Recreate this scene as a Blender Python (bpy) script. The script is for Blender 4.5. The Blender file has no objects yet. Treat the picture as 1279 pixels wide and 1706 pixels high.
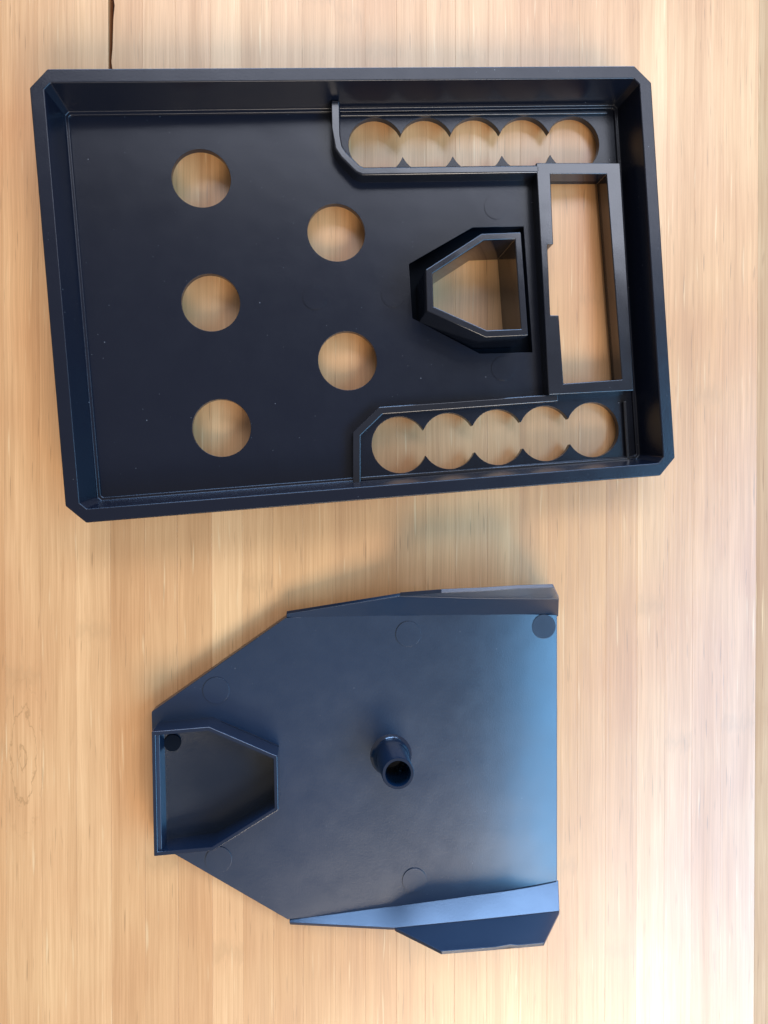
import bpy, bmesh, math, random
from mathutils import Vector, Matrix
random.seed(7)
SC = bpy.context.scene
COL = SC.collection
MM = 0.001

# ------------------------------------------------------------------ camera
PW, PH, F = 1279.0, 1706.0, 1232.0            # photograph size and focal length in its pixels
CAMZ = 160.6                                   # camera height above the tray's base plane, mm
TILT = math.radians(2.4)                       # the tray is wedge shaped: its floor falls towards the table's edge
XP = 88.0                                      # where the tray's base plane meets the table, mm
dn = Vector((-0.1262, -0.0105, 0.991)).normalized()     # straight down, in camera axes (right, down, forward)
ax = (Vector((1, 0, 0)) - dn * dn.x).normalized()       # world +x in camera axes
ay = ax.cross(dn); ay = ay if ay.y < 0 else -ay         # world +y (up the picture) in camera axes
az = -dn

T = Matrix.Translation((XP, 0, 0)) @ Matrix.Rotation(TILT, 4, 'Y') @ Matrix.Translation((-XP, 0, 0))   # tray frame -> world (mm)
T3 = T.to_3x3()
CAM_W = T @ Vector((0, 0, CAMZ))
def P(px, py, z):
    """tray frame: point (x, y) in mm where the ray through a photograph pixel meets the plane z"""
    r = Vector((px - PW / 2, py - PH / 2, F))
    w = Vector((r.dot(ax), r.dot(ay), r.dot(az)))
    t = (z - CAMZ) / w.z
    return (w.x * t, w.y * t)
def Q(px, py, z):
    """the same in the level frame of the table"""
    r = Vector((px - PW / 2, py - PH / 2, F))
    w = T3 @ Vector((r.dot(ax), r.dot(ay), r.dot(az)))
    p = CAM_W + w * ((z - CAM_W.z) / w.z)
    return (p.x, p.y)
def table_z(x): return (x - XP) * math.tan(TILT)          # the table's surface seen from the tray frame

cam_d = bpy.data.cameras.new('camera')
cam = bpy.data.objects.new('camera', cam_d)
COL.objects.link(cam)
cam_d.sensor_fit = 'VERTICAL'
cam_d.sensor_height = 36.0
cam_d.lens = 36.0 * F / PH
cam_d.clip_start = 0.005
cam_d.clip_end = 50
def w_of(v): return Vector((v.dot(ax), v.dot(ay), v.dot(az)))
R = Matrix((w_of(Vector((1, 0, 0))), w_of(Vector((0, -1, 0))), w_of(Vector((0, 0, -1))))).transposed()
cam.matrix_world = Matrix.Translation(CAM_W * MM) @ T3.to_4x4() @ R.to_4x4()
SC.camera = cam

# ------------------------------------------------------------------ light
world = bpy.data.worlds.new('World')
SC.world = world
world.use_nodes = True
bg = world.node_tree.nodes['Background']
bg.inputs['Color'].default_value = (1.0, 0.91, 0.82, 1)
bg.inputs['Strength'].default_value = 0.29

def window_light(name, loc, target, sx, sy, power, colour):
    d = bpy.data.lights.new(name, 'AREA')
    d.shape = 'RECTANGLE'; d.size = sx; d.size_y = sy
    d.energy = power; d.color = colour
    o = bpy.data.objects.new(name, d)
    COL.objects.link(o)
    o.location = loc
    q = (Vector(target) - Vector(loc)).to_track_quat('-Z', 'Y')
    o.rotation_euler = q.to_euler()
    return o
def polar(az, el, d): return (d * math.cos(math.radians(el)) * math.cos(math.radians(az)), d * math.cos(math.radians(el)) * math.sin(math.radians(az)), d * math.sin(math.radians(el)))
AIM = (0.02, 0, 0.01)
window_light('room_light', polar(-71, 42, 2.4), AIM, 1.2, 0.7, 40.0, (1.0, 0.87, 0.73))
window_light('window_light_east', polar(-20, 46, 1.4), AIM, 1.3, 0.56, 21.0, (0.21, 0.56, 1.0))
window_light('window_light_northeast', polar(72, 54, 1.4), AIM, 1.3, 0.42, 8.5, (0.80, 0.85, 1.0))
window_light('window_light_north', polar(82, 12, 1.4), AIM, 1.3, 0.42, 28.0, (0.32, 0.56, 1.0))

SC.view_settings.view_transform = 'Standard'
SC.view_settings.look = 'None'
SC.view_settings.exposure = 0.08
SC.view_settings.gamma = 1.0

# ------------------------------------------------------------------ materials
def new_mat(name):
    m = bpy.data.materials.new(name); m.use_nodes = True
    nt = m.node_tree
    return m, nt, nt.nodes['Principled BSDF']
def N(nt, t, **kw):
    n = nt.nodes.new(t)
    for k, v in kw.items(): setattr(n, k, v)
    return n

def plastic(name, base, rough, spec=0.5, grain=0.25, dust=0.5):
    m, nt, b = new_mat(name)
    L = nt.links.new
    geo = N(nt, 'ShaderNodeNewGeometry')
    sc = N(nt, 'ShaderNodeVectorMath', operation='SCALE'); sc.inputs['Scale'].default_value = 1000
    L(geo.outputs['Position'], sc.inputs[0])
    def noise(scale, detail, rgh=0.55):
        n = N(nt, 'ShaderNodeTexNoise'); n.inputs['Scale'].default_value = scale; n.inputs['Detail'].default_value = detail
        n.inputs['Roughness'].default_value = rgh
        L(sc.outputs[0], n.inputs['Vector']); return n.outputs['Fac']
    def rng(src, a, c, lo, hi):
        r = N(nt, 'ShaderNodeMapRange'); L(src, r.inputs['Value'])
        for k, v in (('From Min', a), ('From Max', c), ('To Min', lo), ('To Max', hi)): r.inputs[k].default_value = v
        return r.outputs[0]
    def mth(op, a, c):
        x = N(nt, 'ShaderNodeMath', operation=op)
        for k, v in enumerate((a, c)):
            if hasattr(v, 'is_linked'): L(v, x.inputs[k])
            else: x.inputs[k].default_value = v
        return x.outputs[0]
    # handling haze: patchy gloss
    haze = rng(noise(0.13, 5, 0.65), 0.35, 0.7, rough - 0.015, rough + 0.03)
    L(haze, b.inputs['Roughness'])
    # dust specks
    def specks(scale, size, keep):
        v = N(nt, 'ShaderNodeTexVoronoi'); v.inputs['Scale'].default_value = scale; L(sc.outputs[0], v.inputs['Vector'])
        near = rng(v.outputs['Distance'], size * 0.6, size, 1.0, 0.0)
        sp = N(nt, 'ShaderNodeSeparateColor'); L(v.outputs['Color'], sp.inputs[0])
        return mth('MULTIPLY', near, mth('GREATER_THAN', sp.outputs[0], keep))
    d = mth('MAXIMUM', specks(0.35, 0.05, 0.72), specks(0.9, 0.07, 0.87))
    d = mth('MULTIPLY', d, dust)
    mx = N(nt, 'ShaderNodeMix', data_type='RGBA')
    mx.inputs[6].default_value = (*base, 1); mx.inputs[7].default_value = (0.42, 0.43, 0.45, 1)
    L(d, mx.inputs[0]); L(mx.outputs[2], b.inputs['Base Color'])
    # fine spark-eroded grain and a very slight sink of the moulding
    bp = N(nt, 'ShaderNodeBump'); bp.inputs['Strength'].default_value = grain; bp.inputs['Distance'].default_value = 0.00006
    L(noise(3.2, 3), bp.inputs['Height'])
    b2 = N(nt, 'ShaderNodeBump'); b2.inputs['Strength'].default_value = 0.3; b2.inputs['Distance'].default_value = 0.0004
    L(noise(0.06, 2), b2.inputs['Height']); L(bp.outputs[0], b2.inputs['Normal'])
    L(b2.outputs[0], b.inputs['Normal'])
    b.inputs['Specular IOR Level'].default_value = spec
    return m
M_TRAY = plastic('black_plastic_tray', (0.005, 0.007, 0.014), 0.24, 0.42, dust=0.28)
M_LID = plastic('black_plastic_lid', (0.002, 0.017, 0.044), 0.30, 1.0, dust=0.22)

M_TRAY_POLISHED = plastic('polished_black_plastic_tray', (0.007, 0.009, 0.015), 0.15, 0.8, grain=0.06, dust=0.3)
M_LID_POLISHED = plastic('polished_black_plastic_lid', (0.003, 0.012, 0.030), 0.15, 1.0, grain=0.06, dust=0.1)

M_POCKET = plastic('shaded_pocket_plastic', (0.003, 0.009, 0.020), 0.22, 0.65, grain=0.5, dust=0.1)  # darker copy of the lid plastic: the pocket's dim reflections put into the colour
M_RECESS_SHADE = plastic('matte_recess_shade', (0.003, 0.005, 0.009), 0.7, 0.06, dust=0.05)  # shade of deep recesses painted as near-black with hardly any gloss

def wood(name='bamboo', ca=(0.66, 0.338, 0.142, 1), cb=(0.82, 0.475, 0.225, 1), r0=0.32, spec=0.95):
    m, nt, b = new_mat(name)
    L = nt.links.new
    geo = N(nt, 'ShaderNodeNewGeometry'); oi = N(nt, 'ShaderNodeObjectInfo')
    off = N(nt, 'ShaderNodeVectorMath', operation='SCALE'); off.inputs[0].default_value = (311, 477, 0)
    L(oi.outputs['Random'], off.inputs['Scale'])
    sc = N(nt, 'ShaderNodeVectorMath', operation='SCALE'); sc.inputs['Scale'].default_value = 1000
    L(geo.outputs['Position'], sc.inputs[0])
    add0 = N(nt, 'ShaderNodeVectorMath', operation='ADD')
    L(sc.outputs[0], add0.inputs[0]); L(off.outputs[0], add0.inputs[1])
    wn = N(nt, 'ShaderNodeTexNoise'); wn.inputs['Scale'].default_value = 0.035; wn.inputs['Detail'].default_value = 2
    L(add0.outputs[0], wn.inputs['Vector'])
    wv = N(nt, 'ShaderNodeVectorMath', operation='MULTIPLY'); L(wn.outputs['Color'], wv.inputs[0]); wv.inputs[1].default_value = (0.9, 0, 0)
    add = N(nt, 'ShaderNodeVectorMath', operation='ADD')
    L(add0.outputs[0], add.inputs[0]); L(wv.outputs[0], add.inputs[1])
    def streak(sx, sy, detail, rough=0.6, src=None):
        mp = N(nt, 'ShaderNodeVectorMath', operation='MULTIPLY'); mp.inputs[1].default_value = (sx, sy, sx)
        L((src or add).outputs[0], mp.inputs[0])
        n = N(nt, 'ShaderNodeTexNoise'); n.inputs['Scale'].default_value = 1.0
        n.inputs['Detail'].default_value = detail; n.inputs['Roughness'].default_value = rough
        L(mp.outputs[0], n.inputs['Vector'])
        return n
    fine = streak(1.6, 0.016, 3)
    broad = streak(0.22, 0.009, 3)
    big = streak(0.022, 0.016, 3, src=sc)
    hair = streak(5.0, 0.06, 2, 0.7)
    flk = streak(1.9, 0.085, 1.2)
    lit = streak(1.3, 0.05, 1.0)
    def mix(fac, a, c, mode='MIX'):
        x = N(nt, 'ShaderNodeMix', data_type='RGBA', blend_type=mode)
        for inp, v in ((0, fac), (6, a), (7, c)):
            if hasattr(v, 'outputs'): L(v.outputs[0], x.inputs[inp])
            elif hasattr(v, 'is_linked'): L(v, x.inputs[inp])
            else: x.inputs[inp].default_value = v
        return x
    def ramp(src, lo, hi, a=0.0, c=1.0):
        r = N(nt, 'ShaderNodeMapRange')
        r.inputs['From Min'].default_value = lo; r.inputs['From Max'].default_value = hi
        r.inputs['To Min'].default_value = a; r.inputs['To Max'].default_value = c
        L(src, r.inputs['Value']); return r
    c1 = mix(oi.outputs['Random'], ca, cb)
    f = ramp(fine.outputs['Fac'], 0.25, 0.75)
    c2 = mix(f, (0.86, 0.82, 0.77, 1), (1.07, 1.08, 1.09, 1)); 
    m1 = mix(1.0, c1.outputs[2], c2.outputs[2], 'MULTIPLY')
    m1 = mix(1.0, m1.outputs[2], mix(ramp(hair.outputs['Fac'], 0.35, 0.65), (0.92, 0.895, 0.86, 1), (1.05, 1.06, 1.07, 1)).outputs[2], 'MULTIPLY')
    bfac = ramp(broad.outputs['Fac'], 0.3, 0.7)
    c3 = mix(bfac, (0.87, 0.83, 0.79, 1), (1.07, 1.09, 1.12, 1))
    m2 = mix(1.0, m1.outputs[2], c3.outputs[2], 'MULTIPLY')
    gf = ramp(big.outputs['Fac'], 0.35, 0.65)
    c4 = mix(gf, (0.93, 0.87, 0.83, 1), (1.04, 1.08, 1.08, 1))
    m3 = mix(1.0, m2.outputs[2], c4.outputs[2], 'MULTIPLY')
    ff = ramp(flk.outputs['Fac'], 0.67, 0.73, 0.0, 0.45)
    m3b = mix(ramp(lit.outputs['Fac'], 0.68, 0.75, 0.0, 0.45), m3.outputs[2], (0.88, 0.62, 0.33, 1))
    m4 = mix(ff, m3b.outputs[2], (0.28, 0.14, 0.055, 1))
    # bamboo nodes: short wavy cross bands, one every hand's breadth along each strip
    sep = N(nt, 'ShaderNodeSeparateXYZ'); L(add.outputs[0], sep.inputs[0])
    wob = streak(0.9, 0.25, 2)
    def mth(op, a, c):
        x = N(nt, 'ShaderNodeMath', operation=op)
        for i, v in enumerate((a, c)):
            if hasattr(v, 'is_linked'): L(v, x.inputs[i])
            else: x.inputs[i].default_value = v
        return x.outputs[0]
    yy = mth('ADD', sep.outputs['Y'], mth('MULTIPLY', wob.outputs['Fac'], 9.0))
    fr = mth('PINGPONG', yy, 95.0)
    nf = ramp(fr, 0.2, 3.0, 0.22, 0.0)
    m5 = mix(nf, m4.outputs[2], (0.42, 0.235, 0.10, 1))
    # one knot scar near the left edge
    kx, ky = Q(38, 1262, 0)
    kd = N(nt, 'ShaderNodeVectorMath', operation='SUBTRACT'); L(sc.outputs[0], kd.inputs[0]); kd.inputs[1].default_value = (kx, ky, 0)
    ks = N(nt, 'ShaderNodeVectorMath', operation='MULTIPLY'); L(kd.outputs[0], ks.inputs[0]); ks.inputs[1].default_value = (1.0, 0.26, 0)
    kl = N(nt, 'ShaderNodeVectorMath', operation='LENGTH'); L(ks.outputs[0], kl.inputs[0])
    kn = streak(0.5, 0.22, 3, src=sc)
    kk = mth('ADD', kl.outputs['Value'], mth('MULTIPLY', kn.outputs['Fac'], 3.2))
    wave = mth('SINE', mth('MULTIPLY', kk, 3.4), 0.0)
    kf = mth('MULTIPLY', ramp(wave, 0.86, 1.0).outputs[0], ramp(kl.outputs['Value'], 2.4, 5.0, 0.45, 0.0).outputs[0])
    m6 = mix(kf, m5.outputs[2], (0.30, 0.15, 0.05, 1))
    L(m6.outputs[2], b.inputs['Base Color'])
    rr = ramp(broad.outputs['Fac'], 0.2, 0.8, r0 + 0.07, r0 - 0.05)
    L(rr.outputs[0], b.inputs['Roughness'])
    b.inputs['Specular IOR Level'].default_value = spec
    bp = N(nt, 'ShaderNodeBump'); bp.inputs['Strength'].default_value = 0.25; bp.inputs['Distance'].default_value = 0.00008
    L(fine.outputs['Fac'], bp.inputs['Height']); L(bp.outputs[0], b.inputs['Normal'])
    return m
M_WOOD = wood()
M_EDGE = wood('bamboo_darker_edge', (0.56, 0.345, 0.18, 1), (0.60, 0.37, 0.195, 1), 0.5, 0.4)  # edge strip in a slightly darker, greyer and duller bamboo tone
def plain(name, c, r):
    m, nt, b = new_mat(name)
    n = N(nt, 'ShaderNodeTexNoise'); n.inputs['Scale'].default_value = 300
    mx = N(nt, 'ShaderNodeMix', data_type='RGBA')
    mx.inputs[6].default_value = (c[0] * .7, c[1] * .7, c[2] * .7, 1); mx.inputs[7].default_value = (*c, 1)
    nt.links.new(n.outputs['Fac'], mx.inputs[0]); nt.links.new(mx.outputs[2], b.inputs['Base Color'])
    b.inputs['Roughness'].default_value = r
    return m
M_GLUE = plain('dark_glue_line', (0.10, 0.055, 0.03), 0.8)

# ------------------------------------------------------------------ mesh helpers (coordinates in mm)
def finish(name, bm, mat, parent=None, bevel=0.0, seg=2, angle=35, smooth=True):
    o0 = Vector(parent['_o']) if parent is not None else Vector((0, 0, 0))
    bmesh.ops.remove_doubles(bm, verts=bm.verts, dist=1e-4)
    bmesh.ops.recalc_face_normals(bm, faces=bm.faces)
    for v in bm.verts: v.co = (v.co - o0) * MM
    me = bpy.data.meshes.new(name)
    bm.to_mesh(me); bm.free()
    if smooth:
        for p in me.polygons: p.use_smooth = True
    me.materials.append(mat)
    o = bpy.data.objects.new(name, me)
    COL.objects.link(o)
    if parent is not None: o.parent = ROOT[parent['_n']]
    if bevel:
        b = o.modifiers.new('bevel', 'BEVEL')
        b.width = bevel * MM; b.segments = seg; b.limit_method = 'ANGLE'; b.angle_limit = math.radians(angle)
        b.harden_normals = True; b.use_clamp_overlap = True
    elif smooth:
        me.set_sharp_from_angle(angle=math.radians(35))
    return o
ROOT = {}
def thing(name, base, label, cat, tilt=False):
    e = bpy.data.objects.new(name, None)
    COL.objects.link(e)
    e.empty_display_size = 0.01
    if tilt: e.matrix_world = Matrix.Translation((T @ Vector(base)) * MM) @ T3.to_4x4()
    else: e.location = Vector(base) * MM
    e['label'] = label; e['category'] = cat
    ROOT[name] = e
    return {'_o': tuple(base), '_n': name}
def sub(o, parent_obj):
    """make a mesh the child of another part whose frame has the same origin"""
    o.parent = parent_obj

def slab(loops, z0, z1):
    """flat sheet with holes: loops[0] is the outline, the others are holes"""
    bm = bmesh.new()
    edges = []
    for lp in loops:
        vs = [bm.verts.new((p[0], p[1], z0)) for p in lp]
        for i in range(len(vs)): edges.append(bm.edges.new((vs[i], vs[(i + 1) % len(vs)])))
    r = bmesh.ops.triangle_fill(bm, use_beauty=True, use_dissolve=False, edges=edges)
    faces = [g for g in r['geom'] if isinstance(g, bmesh.types.BMFace)]
    ex = bmesh.ops.extrude_face_region(bm, geom=faces, use_keep_orig=True)
    for g in ex['geom']:
        if isinstance(g, bmesh.types.BMVert): g.co.z = z1
    return bm
def circle(c, r, n=40, a0=0, a1=360):
    return [(c[0] + r * math.cos(math.radians(a0 + (a1 - a0) * i / n)), c[1] + r * math.sin(math.radians(a0 + (a1 - a0) * i / n))) for i in range(n)]
def pts(lst, z): return [P(a, b, z) for a, b in lst]
def pts_level(lst, z): return [Q(a, b, z) for a, b in lst]
def offset_loop(lp, d):
    """grow a closed polygon outward by d"""
    A = sum(lp[i][0] * lp[(i + 1) % len(lp)][1] - lp[(i + 1) % len(lp)][0] * lp[i][1] for i in range(len(lp)))
    s = 1 if A > 0 else -1
    out = []
    n = len(lp)
    for i in range(n):
        p0, p1, p2 = Vector(lp[i - 1]), Vector(lp[i]), Vector(lp[(i + 1) % n])
        e1, e2 = (p1 - p0).normalized(), (p2 - p1).normalized()
        n1, n2 = Vector((e1.y, -e1.x)) * s, Vector((e2.y, -e2.x)) * s
        k = n1 + n2
        k = k / max(0.3, k.dot(n1))
        out.append(tuple(p1 + k * d))
    return out
def rings(bm, loops, close=True):
    """skin between consecutive closed 3D loops with equal vertex counts"""
    V = [[bm.verts.new(p) for p in lp] for lp in loops]
    m = len(V)
    for a in range(m if close else m - 1):
        A, B = V[a], V[(a + 1) % m]
        n = len(A)
        for i in range(n):
            bm.faces.new((A[i], A[(i + 1) % n], B[(i + 1) % n], B[i]))
    return V
def down(lp): return [(p[0], p[1], table_z(p[0])) for p in lp]
def at(lp, z): return [(p[0], p[1], z) for p in lp]

# ------------------------------------------------------------------ table: glued bamboo strips
xr_edge = Q(1260, 850, 0)[0] + 4.5
base = slab([[(-170, -190), (xr_edge, -190), (xr_edge, 190), (-170, 190)]], -18, -4)
table = finish('table_top', base, M_GLUE)
table['kind'] = 'structure'
table['label'] = 'pale bamboo table top of narrow glued strips with a rounded edge'
def strip(x0, x1, gap=None, round_right=0.0):
    bm = bmesh.new()
    z0 = -5.0
    top = random.uniform(-0.02, 0.02)
    ys = [-190, -100, 0] + [20 + 3.0 * k for k in range(36)] + [190] if gap else [-190, 190]
    if round_right:
        prof = [(x0, z0), (x0, top)]
        cx, cz, r = x1 - round_right, top - round_right, round_right
        for i in range(13):
            a = math.radians(90 - 90 * i / 12)
            prof.append((cx + r * math.cos(a), cz + r * math.sin(a)))
        prof.append((x1, -18.5)); prof.append((x1 - 4, -18.5)); prof.append((x1 - 4, z0))
    cols = []
    for y in ys:
        xl = x0 + 0.006
        if gap: xl = x0 + gap(y)
        if round_right: ring = [(p[0] + (0.006 if p[0] == x0 else 0), y, p[1]) for p in prof]
        else: ring = [(xl, y, z0), (xl, y, top), (x1 - 0.006, y, top), (x1 - 0.006, y, z0)]
        cols.append([bm.verts.new(p) for p in ring])
    n = len(cols[0])
    for a, b in zip(cols, cols[1:]):
        for i in range(n): bm.faces.new((a[i], a[(i + 1) % n], b[(i + 1) % n], b[i]))
    bm.faces.new(cols[0]); bm.faces.new(cols[-1])
    o = finish('bamboo_strip', bm, M_EDGE if round_right else M_EDGE if round_right else M_WOOD, bevel=random.choice((0.008, 0.015, 0.03)), seg=1, angle=50)
    o.parent = table
    return o
xc = Q(180, 60, 0)[0]                       # the open crack
xr = Q(1260, 850, 0)[0]                     # where the table edge starts to round over
edges = [xc]
x = xc
while x < xr - 9:
    x += random.choice((6.6, 7.0, 7.2, 7.4)); edges.append(x)
edges.append(xr); edges.append(xr + 9)
left = []
x = xc
while x > -160:
    x -= random.choice((6.4, 7.0, 7.3)); left.append(x)
edges = left[::-1] + edges
def crack(y):
    if y < 25: return 0.015
    return 0.015 + min(1.0, y / 100.0) * (1.0 + 0.22 * math.sin(y * 0.31) + 0.15 * math.sin(y * 0.83 + 1))
for a, b in zip(edges, edges[1:]):
    strip(a, b, gap=crack if abs(a - xc) < 1e-6 else None, round_right=7.0 if b == edges[-1] else 0.0)

# ------------------------------------------------------------------ tray
G = 2.0             # top of the tray floor
H = 10.2            # top of the rim
FT = 1.6            # floor thickness
outer_px = [(48.6, 144), (77, 114.5), (1054, 109.5), (1085, 136), (1124.5, 764), (1104, 792), (143, 871), (107.5, 832)]
outer = pts(outer_px, H)
cx = sum(p[0] for p in outer) / 8; cy = sum(p[1] for p in outer) / 8
tray = thing('tray', (cx, cy, table_z(cx)), 'black plastic tray with round holes, scalloped slots and a raised rectangular frame', 'tray', tilt=True)
def corner_loop(c4, cut):
    """four corners -> eight points with clipped corners"""
    out = []
    for i in range(4):
        p = Vector(c4[i]); a = Vector(c4[i - 1]); b = Vector(c4[(i + 1) % 4])
        out.append(tuple(p + (a - p).normalized() * cut)); out.append(tuple(p + (b - p).normalized() * cut))
    return out
def meet(a, b, c, d):
    a, b, c, d = map(Vector, (a, b, c, d))
    r, s = b - a, d - c
    t = ((c - a).x * s.y - (c - a).y * s.x) / (r.x * s.y - r.y * s.x)
    return tuple(a + r * t)
o8 = outer
corners = [meet(o8[7], o8[0], o8[1], o8[2]), meet(o8[1], o8[2], o8[3], o8[4]), meet(o8[3], o8[4], o8[5], o8[6]), meet(o8[5], o8[6], o8[7], o8[0])]
print('TRAY corners', [tuple(round(v, 1) for v in c) for c in corners])
RIM, SLOPE = 2.7, 1.5
in4 = offset_loop(corners, -RIM)
ba4 = offset_loop(corners, -RIM - SLOPE)
sk4 = offset_loop(corners, -1.8)
ocut = corner_loop(corners, 3.6)
bm = bmesh.new()
rings(bm, [down(offset_loop(ocut, -0.25)), at(ocut, H), at(corner_loop(in4, 1.2), H), at(corner_loop(ba4, 0.8), G + 0.55), at(offset_loop(corner_loop(ba4, 0.8), -0.75), G + 0.5), at(offset_loop(corner_loop(ba4, 0.8), -0.85), G - 0.4), at(corner_loop(sk4, 2.6), G - FT), down(corner_loop(sk4, 2.6))])
rim = finish('rim', bm, M_TRAY, tray, bevel=0.32, seg=3, angle=20)

hole_px = [(335, 297, 49), (560, 387.5, 48), (351, 504, 48.5), (579, 601, 49), (369, 713, 48.5)]
def pix_circle(px, py, r, z, f=P):
    c = f(px, py, z)
    rad = (Vector(f(px + r, py, z)) - Vector(f(px - r, py, z))).length * 0.25 + (Vector(f(px, py + r, z)) - Vector(f(px, py - r, z))).length * 0.25
    return c, rad
def pix_circle_level(px, py, r, z): return pix_circle(px, py, r, z, Q)
holes = []
for px, py, r in hole_px:
    c, rad = pix_circle(px, py, r, G)
    holes.append(circle(c, rad, 48))
def scallop(c0, c1, r):
    """outline of five overlapping circles in a row"""
    c0, c1 = Vector(c0), Vector(c1)
    d = (c1 - c0) / 4; u = d.normalized(); v = Vector((-u.y, u.x))
    h = d.length / 2
    al = math.degrees(math.acos(min(1, h / r)))
    out = []
    def arc(c, a0, a1, n):
        for i in range(n + 1):
            a = math.radians(a0 + (a1 - a0) * i / n)
            p = c + u * math.cos(a) * r + v * math.sin(a) * r
            out.append((p.x, p.y))
    arc(c0, al, 360 - al, 36)
    for i in (1, 2, 3): arc(c0 + d * i, 180 + al + 1.5, 360 - al - 1.5, 14)
    arc(c0 + d * 4, 180 + al, 540 - al, 36)
    for i in (3, 2, 1): arc(c0 + d * i, al + 1.5, 180 - al - 1.5, 14)
    return out
ca, ra = pix_circle(627, 243, 46.5, G); cb, _ = pix_circle(955, 239, 46.5, G)
slotA = scallop(ca, cb, ra)
ca2, ra2 = pix_circle(666, 741, 47, G); cb2, _ = pix_circle(987, 716, 46.5, G)
slotB = scallop(ca2, cb2, ra2)
# socket and window
SZ = G + 9.2
sock_out = pts([(802, 389), (868, 386.5), (880, 559), (809, 562), (711, 518), (709, 449)], SZ)
sock_in = offset_loop(sock_out, -1.45)
moat = pts([(787, 379), (872, 377), (887, 587), (799, 589), (687, 530), (681, 440)], G)
WZ = G + 3.6
win_in = pts([(917, 290), (1010, 290), (1036, 632), (939, 639), (931, 525), (917, 525), (912, 407), (922, 407)], WZ)
win_out = pts([(893, 271), (1033, 271), (1056, 651), (914, 658)], WZ)
win_hole = [win_in[0], win_in[1], win_in[2], win_in[3], win_in[4], win_in[5], win_in[6], win_in[7]]
floor_out = offset_loop(corner_loop(ba4, 0.8), 0.9)
bm = slab([floor_out] + holes + [slotA, slotB, moat, win_hole], G - FT, G)
floor = finish('floor_plate', bm, M_TRAY, tray, bevel=0.16, seg=2, angle=50)

# ridges round the two scalloped slots
RZ = G + 3.6
def strip_loop(line, w):
    """closed outline of a wall of width w to the right side of an open line"""
    L = [Vector(p) for p in line]
    other = []
    for i in range(len(L)):
        e1 = (L[i] - L[i - 1]).normalized() if i else (L[1] - L[0]).normalized()
        e2 = (L[i + 1] - L[i]).normalized() if i < len(L) - 1 else e1
        n1, n2 = Vector((e1.y, -e1.x)), Vector((e2.y, -e2.x))
        k = n1 + n2; k = k / k.dot(n1)
        other.append(L[i] + k * w)
    return [tuple(p) for p in L] + [tuple(p) for p in other[::-1]]
r_up = pts([(552, 166), (553, 225), (557, 247), (567, 262), (592, 287), (604, 292), (900, 288)], RZ)
ridge1 = finish('slot_ridge', slab([strip_loop(r_up, -1.75)], G - 0.3, RZ), M_TRAY_POLISHED, tray, bevel=0.4, seg=3, angle=30)
ridge1['label'] = 'raised ridge curving round the scalloped slot beside the longest rim'
r_lo = pts([(588, 815), (588, 720), (632, 677.5), (930, 656)], RZ - 1.2)
ridge2 = finish('slot_ridge', slab([strip_loop(r_lo, 1.7)], G - 0.3, RZ - 1.2), M_TRAY_POLISHED, tray, bevel=0.3, seg=2, angle=30)

# low raised lips on the other sides of the lower slot
lip = pts([(600, 801), (1050, 768), (1044, 668)], G + 0.9)
finish('slot_lip', slab([strip_loop(lip, -0.8)], G - 0.3, G + 0.9), M_TRAY_POLISHED, tray, bevel=0.2, seg=2, angle=30)
lip = pts([(566, 188), (1012, 184)], G + 0.7)
finish('slot_lip', slab([strip_loop(lip, 0.7)], G - 0.3, G + 0.7), M_TRAY_POLISHED, tray, bevel=0.2, seg=2, angle=30)

# socket: straight walled five sided ring on a sunken flange
sock = finish('socket', slab([sock_out, sock_in], -1.8, SZ), M_TRAY_POLISHED, tray, bevel=0.22, seg=2, angle=30)
fl = finish('socket_flange', slab([offset_loop(moat, 2.4), offset_loop(sock_out, -0.6)], -1.7, -0.9), M_RECESS_SHADE, tray, bevel=0.1)  # blackened flange, so the trench round the socket carries painted shade
# rectangular frame
frame = finish('window_frame', slab([win_out, win_hole], G - FT - 0.01, WZ), M_TRAY_POLISHED, tray, bevel=0.22, seg=2, angle=30)
# moulding marks
def disc(name, px, py, r, z, h, mat, parent, bevel=0.08, f=P):
    c, rad = pix_circle(px, py, r, z, f)
    return finish(name, slab([circle(c, rad, 36)], z - 0.5, z + h), mat, parent, bevel=bevel, seg=2)
def disc_level(*a): return disc(*a, f=Q)
for px, py in ((524, 496), (655, 492), (826, 345), (838, 614)):
    disc('ejector_mark', px, py, 20, G, 0.11, M_TRAY, tray)

# ------------------------------------------------------------------ lid
LZ = 4.2
xl0 = Q(255, 1300, LZ); 
lid = thing('lid', (*Q(600, 1280, LZ), 0), 'black plastic shield-shaped lid with a hollow post and five-sided pocket', 'lid')
# plate: columns from the narrow end to the rolled-down end
upper_px = [(252, 1186), (477, 1028), (932, 1018)]
lower_px = [(257, 1404), (482, 1534), (932, 1474)]
def lerp_line(line, px):
    for (a, b), (c, d) in zip(line, line[1:]):
        if px <= c + 1e-6: return b + (d - b) * (px - a) / (c - a)
    return line[-1][1]
bm = bmesh.new()
cols = []
xs = [0.0, 0.08, 0.16, 0.24, 0.329] + [0.329 + (0.72 - 0.329) * i / 6 for i in range(1, 7)] + [0.72 + 0.28 * i / 24 for i in range(1, 25)]
def plate_top(t):
    s = max(0.0, (t - 0.72) / 0.28)
    return LZ - 1.6 * s ** 2.2
NY = 8
for t in xs:
    pu = 252 + (932 - 252) * t; pl = 257 + (932 - 257) * t
    u = Vector(Q(pu, lerp_line(upper_px, pu), LZ)); l = Vector(Q(pl, lerp_line(lower_px, pl), LZ))
    z = plate_top(t)
    ring = [(*(l + (u - l) * j / NY), z) for j in range(NY + 1)] + [(*u, 0.0), (*l, 0.0)]
    cols.append([bm.verts.new(p) for p in ring])
n = len(cols[0])
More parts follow.
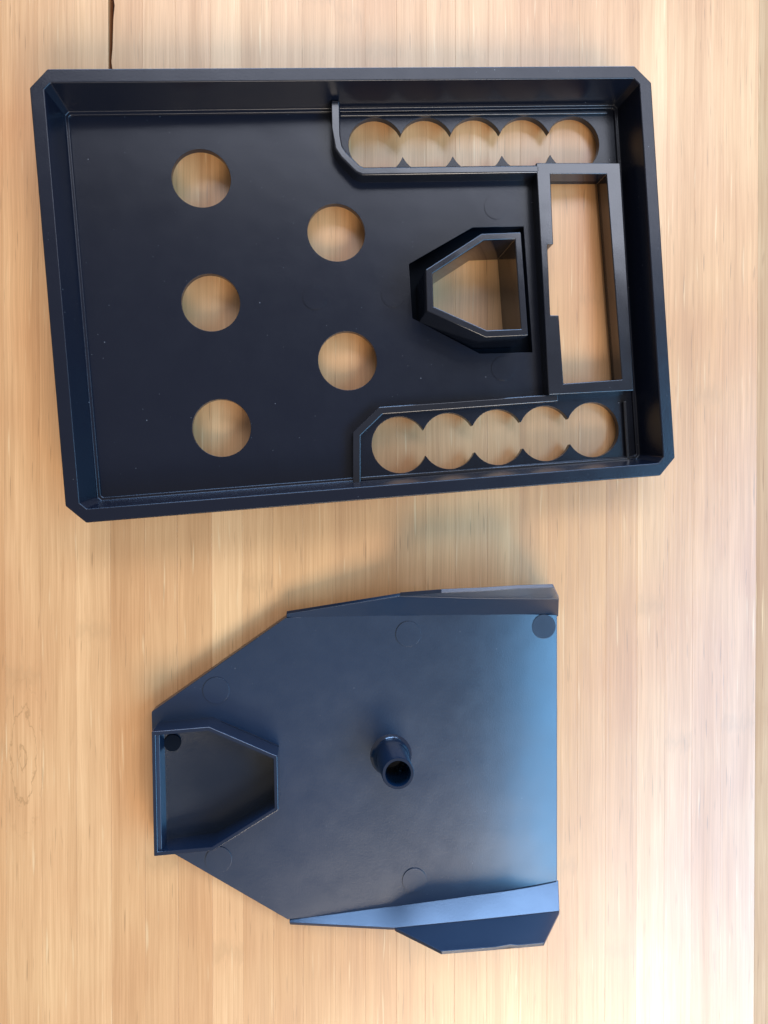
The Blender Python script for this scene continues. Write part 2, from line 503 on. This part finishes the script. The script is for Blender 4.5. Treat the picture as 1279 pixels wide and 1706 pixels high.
for a, b in zip(cols, cols[1:]):
    for i in range(n): bm.faces.new((a[i], a[(i + 1) % n], b[(i + 1) % n], b[i]))
bm.faces.new(cols[0]); bm.faces.new(cols[-1])
plate = finish('plate', bm, M_LID, lid, bevel=0.18, seg=2, angle=40)

def sheet(polys, thick, up=True):
    """thin moulded sheet: list of 3D polygons, thickened away from the upper side"""
    bm = bmesh.new()
    for poly in polys:
        bm.faces.new([bm.verts.new(p) for p in poly])
    bmesh.ops.remove_doubles(bm, verts=bm.verts, dist=0.02)
    bmesh.ops.recalc_face_normals(bm, faces=bm.faces)
    if sum(f.normal.z for f in bm.faces) < 0:
        bmesh.ops.reverse_faces(bm, faces=bm.faces)
    bm.normal_update()
    src = list(bm.faces)
    nrm = {v: v.normal.copy() for v in bm.verts}
    ex = bmesh.ops.extrude_face_region(bm, geom=src, use_keep_orig=True)
    new = [g for g in ex['geom'] if isinstance(g, bmesh.types.BMVert)]
    kd = {tuple(round(c, 5) for c in v.co): nv for v, nv in nrm.items()}
    for v in new: v.co = v.co - kd[tuple(round(c, 5) for c in v.co)] * thick
    return bm
def p3(px, py, z): return (*Q(px, py, z), z)
WZ1, WZ2, WE = LZ + 4.0, LZ + 4.0, LZ + 11.0       # wing crease heights, flange top
# lower wing: slopes up from the plate, then a steeper flange
lw = [p3(482, 1527, LZ - 0.7), p3(640, 1506, LZ - 0.7), p3(780, 1486, LZ - 0.8), p3(930, 1466, LZ - 2.0)]
le = [p3(482, 1537, LZ + 0.3), p3(657, 1546, WZ1), p3(800, 1532, WZ1), p3(932, 1518, WZ1 - 0.3)]
wing1 = finish('side_wing', sheet([[lw[0], lw[1], le[1], le[0]], [lw[1], lw[2], le[2], le[1]], [lw[2], lw[3], le[3], le[2]]], 0.9), M_LID, lid, bevel=0.12)
fl1 = finish('flange', sheet([[le[1], le[2], p3(825, 1578, WE), p3(735, 1585, WE)], [le[2], le[3], p3(906, 1571, WE), p3(862, 1575, WE), p3(850, 1574, WE), p3(825, 1578, WE)]], 0.8), M_LID, lid, bevel=0.12)
fl1.parent = wing1
uw = [p3(477, 1035, LZ - 0.7), p3(640, 1031, LZ - 0.7), p3(780, 1029, LZ - 0.8), p3(930, 1027, LZ - 2.0)]
ue = [p3(477, 1023, LZ + 0.3), p3(666, 993, WZ1), p3(800, 997, WZ1), p3(931, 998, WZ1 - 0.3)]
wing2 = finish('side_wing', sheet([[uw[0], uw[1], ue[1], ue[0]], [uw[1], uw[2], ue[2], ue[1]], [uw[2], uw[3], ue[3], ue[2]]], 0.9), M_LID, lid, bevel=0.12)
fl2 = finish('flange', sheet([[ue[1], ue[2], p3(805, 985, WE), p3(735, 988, WE)], [ue[2], ue[3], p3(922, 979, WE), p3(862, 981, WE), p3(805, 985, WE)]], 0.8), M_LID, lid, bevel=0.12)
fl2.parent = wing2

# pocket: thin five sided wall standing on the plate
PZ = LZ + 6.8
pk_out = pts_level([(252, 1219), (348, 1211), (462, 1260), (464, 1350), (355, 1418), (256, 1427)], PZ)
pocket = finish('pocket', slab([pk_out, offset_loop(pk_out, -0.85)], LZ - 0.3, PZ), M_LID_POLISHED, lid, bevel=0.2, seg=2, angle=30)
# dished pocket floor
bm = bmesh.new()
pk_in = offset_loop(pk_out, -0.5)
rows = []
for i in range(13):
    u = i / 12
    px = 262 + (462 - 262) * u
    y0 = 1219 if px < 350 else 1211 + (px - 350) * 0.43
    y1 = 1424 if px < 355 else 1418 - (px - 355) * 0.62
    a, b = Vector(Q(px, y0, PZ)), Vector(Q(px, y1, PZ))
    row = []
    for j in range(9):
        v = j / 8
        z = LZ + 0.1 + 1.5 * max(0, 1 - u * 1.7) ** 2 + 0.9 * max(0, 0.8 - v * 1.6) ** 2
        p = a + (b - a) * v
        row.append(bm.verts.new((p.x, p.y, z)))
    rows.append(row)
for A, B in zip(rows, rows[1:]):
    for k in range(8): bm.faces.new((A[k], A[k + 1], B[k + 1], B[k]))
pf = finish('pocket_floor', bm, M_POCKET, lid)
pf.parent = pocket
# the pocket overhangs the plate's narrow end: its outer wall goes down to the table
a, b = Vector(pk_out[0]), Vector(pk_out[5])
e = (b - a).normalized(); nrm = Vector((-e.y, e.x)); nrm = nrm if nrm.x > 0 else -nrm
pw = finish('pocket_end_wall', slab([[tuple(a), tuple(b), tuple(b + nrm * 1.5), tuple(a + nrm * 1.5)]], 0.0, PZ - 0.6), M_LID, lid, bevel=0.12)
# post
pt, prad = pix_circle_level(663, 1289, 27, LZ + 10.5)
pb = Q(651, 1258, LZ)
prof = [(1.48, -0.02), (1.22, 0.03), (1.10, 0.09), (1.03, 0.2), (1.0, 0.97), (0.96, 1.0), (0.80, 1.0), (0.75, 0.97), (0.70, 0.06)]
bm = bmesh.new()
V = []
for r, k in prof:
    c = (pb[0] + (pt[0] - pb[0]) * k, pb[1] + (pt[1] - pb[1]) * k)
    V.append([bm.verts.new((p[0], p[1], LZ + 10.5 * k)) for p in circle(c, prad * r, 40)])
for A, B in zip(V, V[1:]):
    for i in range(40): bm.faces.new((A[i], A[(i + 1) % 40], B[(i + 1) % 40], B[i]))
bm.faces.new(V[-1])
post = finish('post', bm, M_LID_POLISHED, lid)
for px, py, r in ((680, 1056, 21), (360, 1150, 22), (364, 1432, 22), (690, 1466, 20)):
    disc_level('ejector_mark', px, py, r, LZ, 0.2, M_LID, lid, 0.1)
disc_level('ejector_mark', 287, 1238, 14, LZ + 2.1, 0.0, M_RECESS_SHADE, lid)
disc_level('ejector_mark', 906, 1044, 20, LZ - 0.84, 0.0, M_LID, lid)
